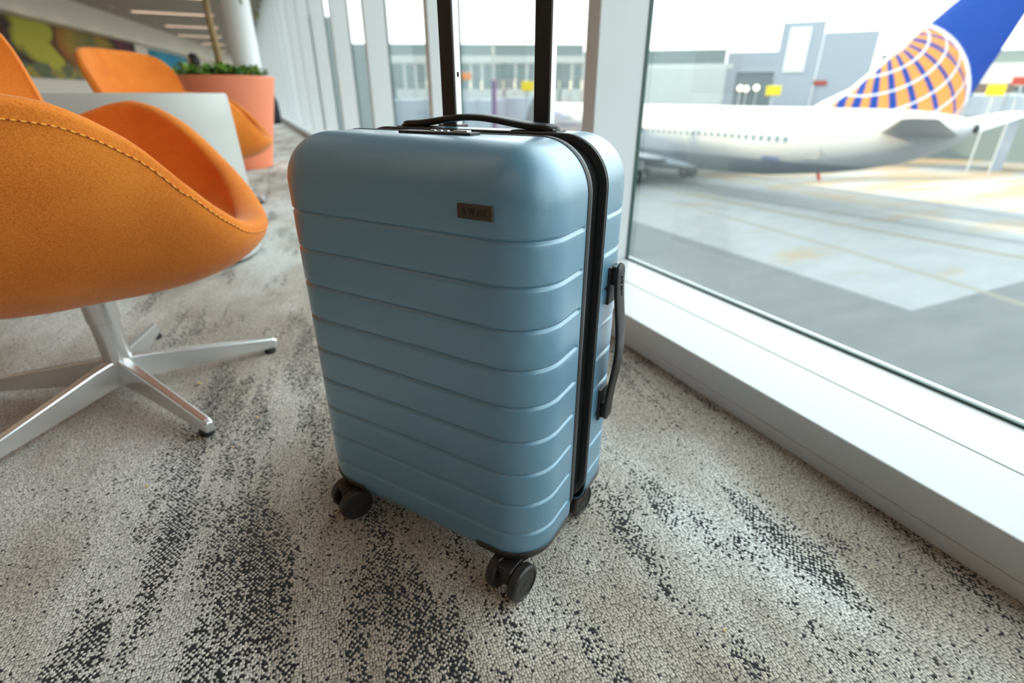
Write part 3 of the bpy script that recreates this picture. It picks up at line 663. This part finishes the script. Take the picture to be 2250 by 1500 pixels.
# wall-washing downlights along the soffit
for i in range(9):
    p = Wm @ Vector((.9 + 2.05 * i, -1.1, 3.0)); t = empty('downlight', p, 0, 'first second third fourth fifth sixth seventh eighth ninth'.split()[i] + ' small downlight along the soffit, counting from the left edge', 'downlight', 'downlights along the soffit')
    MB().lathe([(.07, 0), (.075, -.02), (.06, -.022), (.055, -.004), (0, -.004)], 20).build('housing', M_white, t)
    ld = bpy.data.lights.new('downlight_lamp', 'SPOT'); ld.energy = 8; ld.color = (1, .80, .58); ld.spot_size = R_(120); ld.spot_blend = .6; ld.shadow_soft_size = .05
    lo_ = bpy.data.objects.new('downlight_lamp', ld); C.objects.link(lo_); lo_.parent = t; lo_.location = (0, 0, -.05)
# ================================================================== apron
b = MB(); b.add([(1.3, -60, 0), (220, -60, 0), (220, 220, 0), (1.3, 220, 0)], [(0, 1, 2, 3)]); b.add([(1.3, -60, -.3), (220, -60, -.3), (220, 220, -.3), (1.3, 220, -.3)], [(3, 2, 1, 0)])
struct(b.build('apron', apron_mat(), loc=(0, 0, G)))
# ================================================================== airliner
M_air = bpy.data.materials.new('airliner_paint'); M_air.use_nodes = True; n, l = N(M_air); bb = n['Principled BSDF']
s_ = n.new('ShaderNodeSeparateXYZ'); l.new(n.new('ShaderNodeTexCoord').outputs['Object'], s_.inputs[0])
l.new(ramp(n, l, math_(n, l, 'MULTIPLY', s_.outputs[2], .1), (.238, (.20, .23, .26)), (.246, (.38, .395, .41))), bb.inputs['Base Color']); bb.inputs['Roughness'].default_value = .3
M_grey = mat('wing_grey', (.30, .31, .32), .4); M_fan = mat('fan_dark', (.03, .035, .04), .4, metal=.5); M_tyre = mat('tyre', (.025, .028, .03), .8)
M_hub = mat('wheel_hub', (.5, .42, .42), .4, metal=.4); M_win = mat('cabin_window', (.10, .17, .20), .2)
phi = 4.89088506
air = empty('airliner', (32.468 - 38 * math.cos(phi), 15.465 - 38 * math.sin(phi), G), phi, 'white airliner with a blue tail bearing a white and gold globe, parked outside', 'airliner')
# local frame: x runs aft, y to starboard, z up
FS = [(.0, 2.95, 2.80, .05), (.25, 3.35, 2.35, .40), (.8, 3.8, 1.95, .85), (1.6, 4.3, 1.68, 1.22), (2.6, 4.95, 1.5, 1.5), (4, 5.32, 1.36, 1.76), (6, 5.45, 1.28, 1.88), (10, 5.45, 1.2, 1.88), (14, 5.45, 1.1, 1.88), (20, 5.45, 1.1, 1.88), (23, 5.45, 1.15, 1.88), (26, 5.45, 1.2, 1.87), (28, 5.45, 1.32, 1.84), (30, 5.46, 1.58, 1.72), (32, 5.47, 1.88, 1.52), (33.5, 5.47, 2.18, 1.32), (35.3, 5.44, 2.66, 1.02), (36.4, 5.35, 3.12, .80), (37.2, 5.22, 3.60, .58), (37.8, 5.05, 4.02, .38), (38.15, 4.88, 4.32, .22)]
m = MB(); n_ = 48; vs = []
for x, zt, zb, w in FS:
    for k in range(n_):
        a = 2 * PI * k / n_; vs.append((x, w * math.cos(a), (zt + zb) / 2 + (zt - zb) / 2 * math.sin(a)))
m.add(vs, [(i * n_ + k, i * n_ + (k + 1) % n_, (i + 1) * n_ + (k + 1) % n_, (i + 1) * n_ + k) for i in range(len(FS) - 1) for k in range(n_)], True)
m.add(vs[:n_], [tuple(range(n_))]); m.add(vs[-n_:], [tuple(range(n_))])
fus = m.build('fuselage', M_air, air); fus['label'] = 'white fuselage with pale grey belly'
ap = MB(); ap.lathe([(.20, 0), (.23, .02), (.21, .28), (.13, .34), (.0, .30)], 24, Matrix.Translation((38.0, 0, 4.60)) @ Matrix.Rotation(R_(80), 4, 'Y')); ap.build('tail_exhaust', M_fan, air)
# belly fairing round the wing root
bf = MB(); vs = []
for x, w, zt, zb in ((12.0, .3, 1.6, 1.3), (13.5, 1.6, 2.1, .98), (16, 2.05, 2.4, .88), (20, 2.05, 2.3, .92), (22.5, 1.5, 1.9, 1.05), (24, .3, 1.5, 1.25)):
    for k in range(32):
        a = 2 * PI * k / 32; vs.append((x, w * math.cos(a), (zt + zb) / 2 + (zt - zb) / 2 * math.sin(a)))
bf.add(vs, [(i * 32 + k, i * 32 + (k + 1) % 32, (i + 1) * 32 + (k + 1) % 32, (i + 1) * 32 + k) for i in range(5) for k in range(32)], True); bf.build('belly_fairing', M_air, air)
def foil(name, sects, mt, par=air):
    """sects: (leading x, trailing x, y, z, thickness); lens-shaped section"""
    vs = []; q = MB(); n = 20
    for xl, xt, y, z, th in sects:
        for k in range(n):
            a = 2 * PI * k / n; u_ = .5 - .5 * math.cos(a); vs.append((xl + (xt - xl) * u_, y, z + th / 2 * math.sin(a) * (1.25 - .6 * u_)))
    q.add(vs, [(i * n + k, i * n + (k + 1) % n, (i + 1) * n + (k + 1) % n, (i + 1) * n + k) for i in range(len(sects) - 1) for k in range(n)], True)
    q.add(vs[:n], [tuple(range(n))]); q.add(vs[-n:], [tuple(range(n))]); return q.build(name, mt, par)
for s in (-1, 1):
    foil('wing', [(13.2, 21.0, s * 1.2, 1.75, .9), (14.6, 21.0, s * 3.2, 1.95, .7), (16.8, 21.4, s * 6.2, 2.35, .5), (22.2, 24.0, s * 16.6, 3.5, .22), (23.4, 24.5, s * 17.2, 3.9, .14), (25.0, 25.6, s * 17.5, 6.0, .08)], M_grey)
    foil('tailplane', [(33.9, 37.8, s * .55, 4.28, .34), (34.5, 37.9, s * 1.2, 4.36, .32), (37.35, 38.75, s * 6.9, 5.22, .14), (37.9, 38.7, s * 7.15, 5.26, .05)], M_grey)
    en = MB(); en.lathe([(.70, 0), (.86, .02), (1.02, .35), (1.05, 1.2), (.98, 2.4), (.72, 3.1), (.66, 3.1), (.70, 1.0), (.72, .3), (.70, 0)], 36, Matrix.Translation((11.9, s * 4.85, 1.50)) @ Matrix.Rotation(PI / 2, 4, 'Y'))
    eo = en.build('engine', M_air, air)
    MB().lathe([(0, .25), (.22, .55), (.70, .62)], 32, Matrix.Translation((11.9, s * 4.85, 1.50)) @ Matrix.Rotation(PI / 2, 4, 'Y')).build('fan', M_fan, eo)
    MB().lathe([(.5, 2.9), (.42, 3.7), (.2, 4.3), (0, 4.35)], 28, Matrix.Translation((11.9, s * 4.85, 1.50)) @ Matrix.Rotation(PI / 2, 4, 'Y')).build('exhaust_cone', M_fan, eo)
    MB().prism([(12.7, -.14), (17.4, -.14), (17.4, .14), (12.7, .14)], 2.1, 2.75, Matrix.Translation((0, s * 4.85, 0))).build('pylon', M_air, eo)
    g_ = MB(); g_.tube([(19.6, s * 2.86, 1.9), (19.6, s * 2.86, .55)], .13, 16); g_.tube([(19.6, s * 2.86 - .45, .555), (19.6, s * 2.86 + .45, .555)], .09, 12); g_.box(19.35, 19.85, s * 3.4 - .03, s * 3.4 + .03, 1.0, 1.9)
    lg = g_.build('main_gear', M_alu, air)
    for d in (-.43, .43):
        w = MB(); w.lathe([(.30, -.17), (.50, -.18), (.555, -.10), (.555, .10), (.50, .18), (.30, .17)], 36, Matrix.Translation((19.6, s * 2.86 + d, .555)) @ Matrix.Rotation(PI / 2, 4, 'X')); w.build('tyre', M_tyre, lg)
        MB().lathe([(0, -.12), (.30, -.16), (.30, .16), (0, .12)], 24, Matrix.Translation((19.6, s * 2.86 + d, .555)) @ Matrix.Rotation(PI / 2, 4, 'X')).build('wheel_hub', M_hub, lg)
ng = MB(); ng.tube([(4.0, 0, 1.5), (4.0, 0, .35)], .09, 14); ng.tube([(4, -.3, .35), (4, .3, .35)], .05, 10); no_ = ng.build('nose_gear', M_alu, air)
for d in (-.22, .22): MB().lathe([(0, -.10), (.3, -.11), (.345, -.05), (.345, .05), (.3, .11), (0, .10)], 28, Matrix.Translation((4, d, .345)) @ Matrix.Rotation(PI / 2, 4, 'X')).build('tyre', M_tyre, no_)
ts = MB(); ts.tube([(31.2, 0, 1.8), (31.4, 0, 1.35)], .10, 10); ts.build('tail_skid', mat('red_skid', (.75, .12, .06), .5), air)
# tail fin with the globe painted on both faces
def globe(x, z):
    p, q = (x - 33.55) / 3.92, (z - 5.60) / 3.92; r2 = p * p + q * q; blue = (.002, .032, .22)
    if r2 > 1.03: return blue
    if r2 > .965: return (.42, .46, .56)
    w = math.sqrt(max(0, 1 - r2)); V = Vector((p, q, w)); P = Vector((-.15, .80, .57)).normalized()
    lat = math.degrees(math.acos(max(-1, min(1, V.dot(P)))))
    e1 = P.cross(Vector((1, 0, 0))).normalized(); e2 = P.cross(e1); lon = math.degrees(math.atan2(V.dot(e1), V.dot(e2)))
    k = abs((lat - 3) % 14.5 - 7.25)
    if k > 6.45: return (.38, .42, .54)
    duty = .46 + .30 * (p + .3)
    f_ = ((lon + 4) / 17.0) % 1
    if lat < 20: return (.30, .19, .15)
    return (.37, .175, .055) if f_ < duty else blue
LE = [(5.15, 29.6), (5.45, 30.0), (5.8, 30.55), (6.45, 31.85), (7.58, 33.0), (8.51, 33.85), (10.28, 35.62), (12.55, 37.75)]
TE = [(5.15, 37.3), (5.88, 37.5), (7.75, 38.03), (9.36, 38.48), (12.55, 39.35)]
def fin():
    nz, nx = 190, 170; m = MB(); cols = []
    for side in (-1, 1):
        vs = []
        for i in range(nz + 1):
            z = 5.15 + (12.55 - 5.15) * i / nz; xl = np.interp(z, *zip(*LE)); xt = np.interp(z, *zip(*TE)); th = .17 * (1 - (z - 5.15) / 7.4 * .6)
            for j in range(nx + 1):
                u_ = j / nx; x = xl + (xt - xl) * u_
                vs.append((x, side * th * (4 * u_ * (1 - u_)) ** .5 * (1.15 - .5 * u_), z))
                edge = (x - xl) * .72
                lim = float(np.interp(z, [5.3, 5.8, 6.5, 7.6, 12.5], [1.15, .80, .32, .22, .16]))
                if x - xl < lim or z < 5.38 - .03 * (x - 31.5): c = (.38, .395, .41)
                else: c = globe(x, z)
                cols.append(c)
        m.add(vs, [(i * (nx + 1) + j, i * (nx + 1) + j + 1, (i + 1) * (nx + 1) + j + 1, (i + 1) * (nx + 1) + j) for i in range(nz) for j in range(nx)], True)
    k = nz * (nx + 1); K2 = (nz + 1) * (nx + 1)
    me_v = m.v
    cap = [me_v[k + j] for j in range(nx + 1)] + [me_v[K2 + k + j] for j in range(nx, -1, -1)]
    m.add(cap, [tuple(range(len(cap)))]); cols += [(.002, .032, .22)] * len(cap)
    mt = bpy.data.materials.new('tail_livery'); mt.use_nodes = True; n, l = N(mt); at = n.new('ShaderNodeAttribute'); at.attribute_name = 'livery'; l.new(at.outputs['Color'], n['Principled BSDF'].inputs['Base Color']); n['Principled BSDF'].inputs['Roughness'].default_value = .22
    o = m.build('tail_fin', mt, air); ca = o.data.color_attributes.new('livery', 'FLOAT_COLOR', 'POINT')
    ca.data.foreach_set('color', np.array([(*c, 1) for c in cols], dtype=np.float32).ravel()); o['label'] = 'blue tail fin with white and gold globe'
fin()
wm = MB().box(-.12, .12, -.012, .012, -.17, .17); w0 = wm.build('cabin_window', M_win, air, bevel=.05); w0.location = (29.64, -1.872, 3.69); k = 1
for i in range(1, 46):
    x = 29.64 - .508 * i; c = w0.copy(); C.objects.link(c); c.parent = air; c.location = (x, -(1.868 if x > 28 else 1.873), 3.69)
w0.location.y = -1.735
for o in [q for q in bpy.data.objects if q.parent == air and q.name.startswith('cabin_window')]:
    x = o.location.x; W_ = float(np.interp(x, [f[0] for f in FS], [f[3] for f in FS])); zt = float(np.interp(x, [f[0] for f in FS], [f[1] for f in FS])); zb = float(np.interp(x, [f[0] for f in FS], [f[2] for f in FS]))
    sn = (3.69 - (zt + zb) / 2) / ((zt - zb) / 2); o.location.y = -W_ * math.sqrt(1 - sn * sn) - .002
def door(x, w, h, z):
    q = MB(); q.box(-w / 2, -w / 2 + .05, -.012, .012, 0, h); q.box(w / 2 - .05, w / 2, -.012, .012, 0, h); q.box(-w / 2, w / 2, -.012, .012, h - .05, h); q.box(-w / 2, w / 2, -.012, .012, 0, .05)
    o = q.build('door_outline', M_grey, air); o.location = (x, -1.75, z); return o
door(31.3, .8, 1.8, 2.75).location.y = -1.52
M_txt = mat('livery_lettering', (.32, .40, .55), .5); M_reg = mat('registration_lettering', (.13, .19, .36), .5)
text_mesh('lettering', 'UNITED', .95, .01, M_txt, air, Matrix.Translation((8.3, -1.66, 4.62)) @ Matrix.Rotation(R_(62), 4, 'X'), .01)
text_mesh('registration', 'N73275', .36, .01, M_reg, air, Matrix.Translation((28.9, -1.66, 2.52)) @ Matrix.Rotation(R_(112), 4, 'X'), .012)

# ================================================================== airfield buildings and equipment
def wallbox(m, p0, p1, depth, z0, z1):
    """box whose front face runs p0-p1 in plan (seen from the lounge), reaching back by depth"""
    a = Vector((*p0, 0)); b_ = Vector((*p1, 0)); d = (b_ - a).normalized(); nn_ = Vector((-d.y, d.x, 0))
    if nn_.dot(a) < 0: nn_ = -nn_
    P = [a, b_, b_ + nn_ * depth, a + nn_ * depth]
    return m.prism([(p.x, p.y) for p in P], z0, z1)
M_teal = mat('teal_grey_cladding', (.155, .20, .205), .6); M_band = mat('white_fascia', (.42, .44, .42), .6); M_fac = mat('pale_facade', (.42, .455, .44), .6, var=.06, vscale=.3)
M_tow = mat('blue_grey_cladding', (.26, .295, .335), .55, var=.05, vscale=.05); M_bglass = mat('bright_glazing', (.60, .62, .62), .12, spec=1.)
M_yel = mat('yellow_sign', (.60, .46, .01), .5); M_org = mat('orange_sign', (.62, .20, .05), .5); M_red = mat('red_sign', (.30, .04, .03), .5); M_slate = mat('slate_cladding', (.10, .13, .145), .6)
def bldg(name, label, cat='building', group=None): return empty(name, (0, 0, 0), 0, label, cat, group)
t = bldg('concourse', 'long teal-grey concourse building across the apron behind the jet bridges')
wallbox(MB(), (14, 94.5), (49.9, 79.65), 14, G, 7.6).build('west_block', M_teal, t)
wallbox(MB(), (49.95, 79.62), (66.6, 66.3), 14, G, 6.65).build('east_block', M_teal, t)
wallbox(MB(), (14, 94.2), (49.7, 79.4), .3, 5.4, 6.0).build('roof_fascia', M_band, t)
wallbox(MB(), (66.8, 66.2), (71.5, 60.8), 10, G, 6.2).build('end_block', M_tow, t)
t = bldg('elevated_walkway', 'white covered walkway on columns in front of the teal concourse', 'walkway')
wallbox(MB(), (12, 78.4), (44, 61.3), 3.0, 4.15, 4.75).build('roof', M_band, t)
wallbox(MB(), (12, 78.6), (44, 61.5), 2.6, -2.2, 1.2).build('parapet', M_fac, t)
for i in range(26):
    f_ = i / 25; p = Vector((12, 78.6, 0)).lerp(Vector((43.8, 61.6, 0)), f_); MB().box(p.x - .14, p.x + .14, p.y - .14, p.y + .14, G, 4.15).build('column', M_teal if i % 5 == 0 else M_band, t)
t = bldg('terminal_pier', 'pale ribbed terminal pier with vertical fins left of the grey tower', 'building')
wallbox(MB(), (45.2, 60.4), (53.8, 53.2), 5, G, 3.4).build('facade', M_fac, t)
for i in range(14):
    p = Vector((45.8, 61.2, 0)).lerp(Vector((54.3, 53.9, 0)), i / 13); MB().box(p.x - .08, p.x + .08, p.y - .15, p.y + .05, G, 3.4).build('fin', M_band, t)
wallbox(MB(), (45.5, 61.2), (55.2, 53.6), 6, 3.4, 4.0).build('roof', M_band, t)
t = bldg('grey_tower', 'tall blue-grey stepped building with bright window and red sign behind the tail')
wallbox(MB(), (56.95, 48.85), (59.65, 45.45), 9, G, 7.9).build('tall_block', M_tow, t)
wallbox(MB(), (59.67, 45.42), (62.75, 41.2), 9, G, 6.75).build('lower_block', M_tow, t)
wallbox(MB(), (57.38, 48.12), (58.72, 46.42), .12, 2.9, 7.35).build('bright_window', M_bglass, t)
wallbox(MB(), (59.22, 45.72), (60.28, 44.27), .12, 1.55, 1.98).build('wall_sign', M_red, t)
wallbox(MB(), (56.9, 48.6), (59.4, 45.3), .15, G, 2.6).build('lower_panel', M_tow, t)
t = bldg('slate_shed', 'low dark slate service block in front of the grey tower')
wallbox(MB(), (46.25, 44.3), (48.6, 41.65), 4, G, 2.86).build('walls', M_slate, t)
wallbox(MB(), (46.15, 44.3), (48.65, 41.45), .4, 2.6, 2.95).build('fascia', M_tow, t)
M_lamp = mat('floodlight', (.9, .85, .7), .4, emit=(1, .93, .78), es=1.1)
for i, (x, y, z) in enumerate(((46.6, 43.75, 1.12), (46.95, 43.3, 1.05), (47.6, 42.6, 1.15))):
    f_ = empty('floodlight', (x, y, G), 0, ('left', 'brightest middle', 'right')[i] + ' round apron floodlight before the dark slate block', 'floodlight', 'apron floodlights')
    MB().tube([(0, 0, 0), (0, 0, z - G)], .06, 10).build('mast', M_alu, f_); MB().lathe([(0, -.05), (.28, -.05), (.30, .1), (.15, .3), (0, .32)], 24, Matrix.Translation((-.1, -.1, z - G)) @ Matrix.Rotation(R_(90), 4, 'Y') @ Matrix.Rotation(R_(180), 4, 'Y')).build('lamp_head', M_lamp, f_)
def gate_sign(x, y, w, h, z, m, label, yaw, name='gate_sign'):
    t = empty(name, (x, y, G), yaw, label, 'sign', 'yellow gate signs' if 'yellow' in label else None)
    MB().tube([(0, 0, 0), (0, 0, z - h / 2 - G)], .07, 10).build('post', M_tow, t); MB().box(-w / 2, w / 2, -.08, .08, z - h / 2 - G, z + h / 2 - G).build('panel', m, t, bevel=.04); return t
gate_sign(21.6, 42.85, 1.05, .72, 1.18, M_yel, 'yellow gate sign on a post seen between the trolley poles', R_(-27))
gate_sign(46.2, 39.3, 1.3, .85, .90, M_yel, 'yellow gate sign above the fuselage, left of the tail', R_(-50))
gate_sign(55.9, 25.8, 1.2, .80, .88, M_yel, 'yellow gate sign right of the blue tail', R_(-65))
gate_sign(16.9, 44.95, 1.0, .52, 1.92, M_org, 'orange sign on a post beside the left trolley pole', R_(-20), 'orange_sign')
gate_sign(56.6, 24.5, 1.4, .6, 1.55, M_red, 'red sign at the right edge beyond the tail', R_(-65), 'red_sign')
t = empty('light_mast', (19.07, 44.05, G), 0, 'slim mast with violet-grey lower half between the trolley poles', 'mast')
MB().tube([(0, 0, 0), (0, 0, 7.2)], .20, 12).build('base_section', mat('violet_grey', (.10, .085, .20), .6), t); MB().tube([(0, 0, 7.2), (0, 0, 13.5)], .09, 10).build('upper_section', M_band, t)
# jet bridge to the forward door
M_jb = mat('jet_bridge_panels', (.30, .35, .40), .5, var=.05, vscale=.4)
t = bldg('jet_bridge', 'pale blue-grey jet bridge reaching to the airliner nose', 'jet bridge')
def jb(t, p0, p1, z0, z1, w=2.6):
    a = Vector((*p0, 0)); b_ = Vector((*p1, 0)); d = (b_ - a); L = d.length; rz = math.atan2(d.y, d.x)
    MB().box(0, L, -w / 2, w / 2, z0, z1).build('tunnel', M_jb, t, loc=a, rot=(0, 0, rz), bevel=.08)
    for i in range(int(L / 2.4)):
        MB().box(i * 2.4 + .3, i * 2.4 + .5, -w / 2 - .06, w / 2 + .06, z0 - .05, z1 + .05).build('rib', M_tow, t, loc=a, rot=(0, 0, rz))
    MB().box(L * .7, L * .7 + .7, -.9, .9, G, z0).build('support_leg', M_tow, t, loc=a, rot=(0, 0, rz))
jb(t, (10.9, 54.2), (23.0, 49.4), -2.5, .15)
MB().lathe([(0, G), (1.5, G), (1.5, G + .1), (.6, G + .1), (.6, -2.7), (1.7, -2.7), (1.7, .3), (0, .35)], 32, Matrix.Translation((23.6, 49.1, 0))).build('cab', M_jb, t)
t = bldg('jet_bridge', 'white corrugated jet bridge beyond the tail at the right edge', 'jet bridge')
jb(t, (56.4, 33.6), (62.2, 23.0), -1.2, .55, 2.4)
wallbox(MB(), (57.8, 30.9), (60.3, 25.9), 2.4, .56, .66).build('roof', M_band, t)
t = bldg('hangar', 'grey banded building beyond the blue tail at the right edge')
wallbox(MB(), (63.4, 40.8), (73.5, 17.0), 12, G, 4.45).build('walls', M_teal, t)
wallbox(MB(), (63.2, 40.6), (73.2, 16.8), .3, 1.3, 3.3).build('white_band', M_band, t)
wallbox(MB(), (62.5, 33.2), (64.6, 28.6), .4, .5, 1.5).build('shutter', mat('brown_shutter', (.12, .09, .08), .6), t)
t = bldg('connector_building', 'grey-green connector block projecting from the terminal at far left')
MB().box(1.42, 7.1, 46.4, 60, G, 5.75).build('tall_block', M_teal, t); MB().box(7.1, 9.4, 46.4, 58, G, 3.95).build('low_block', M_teal, t)
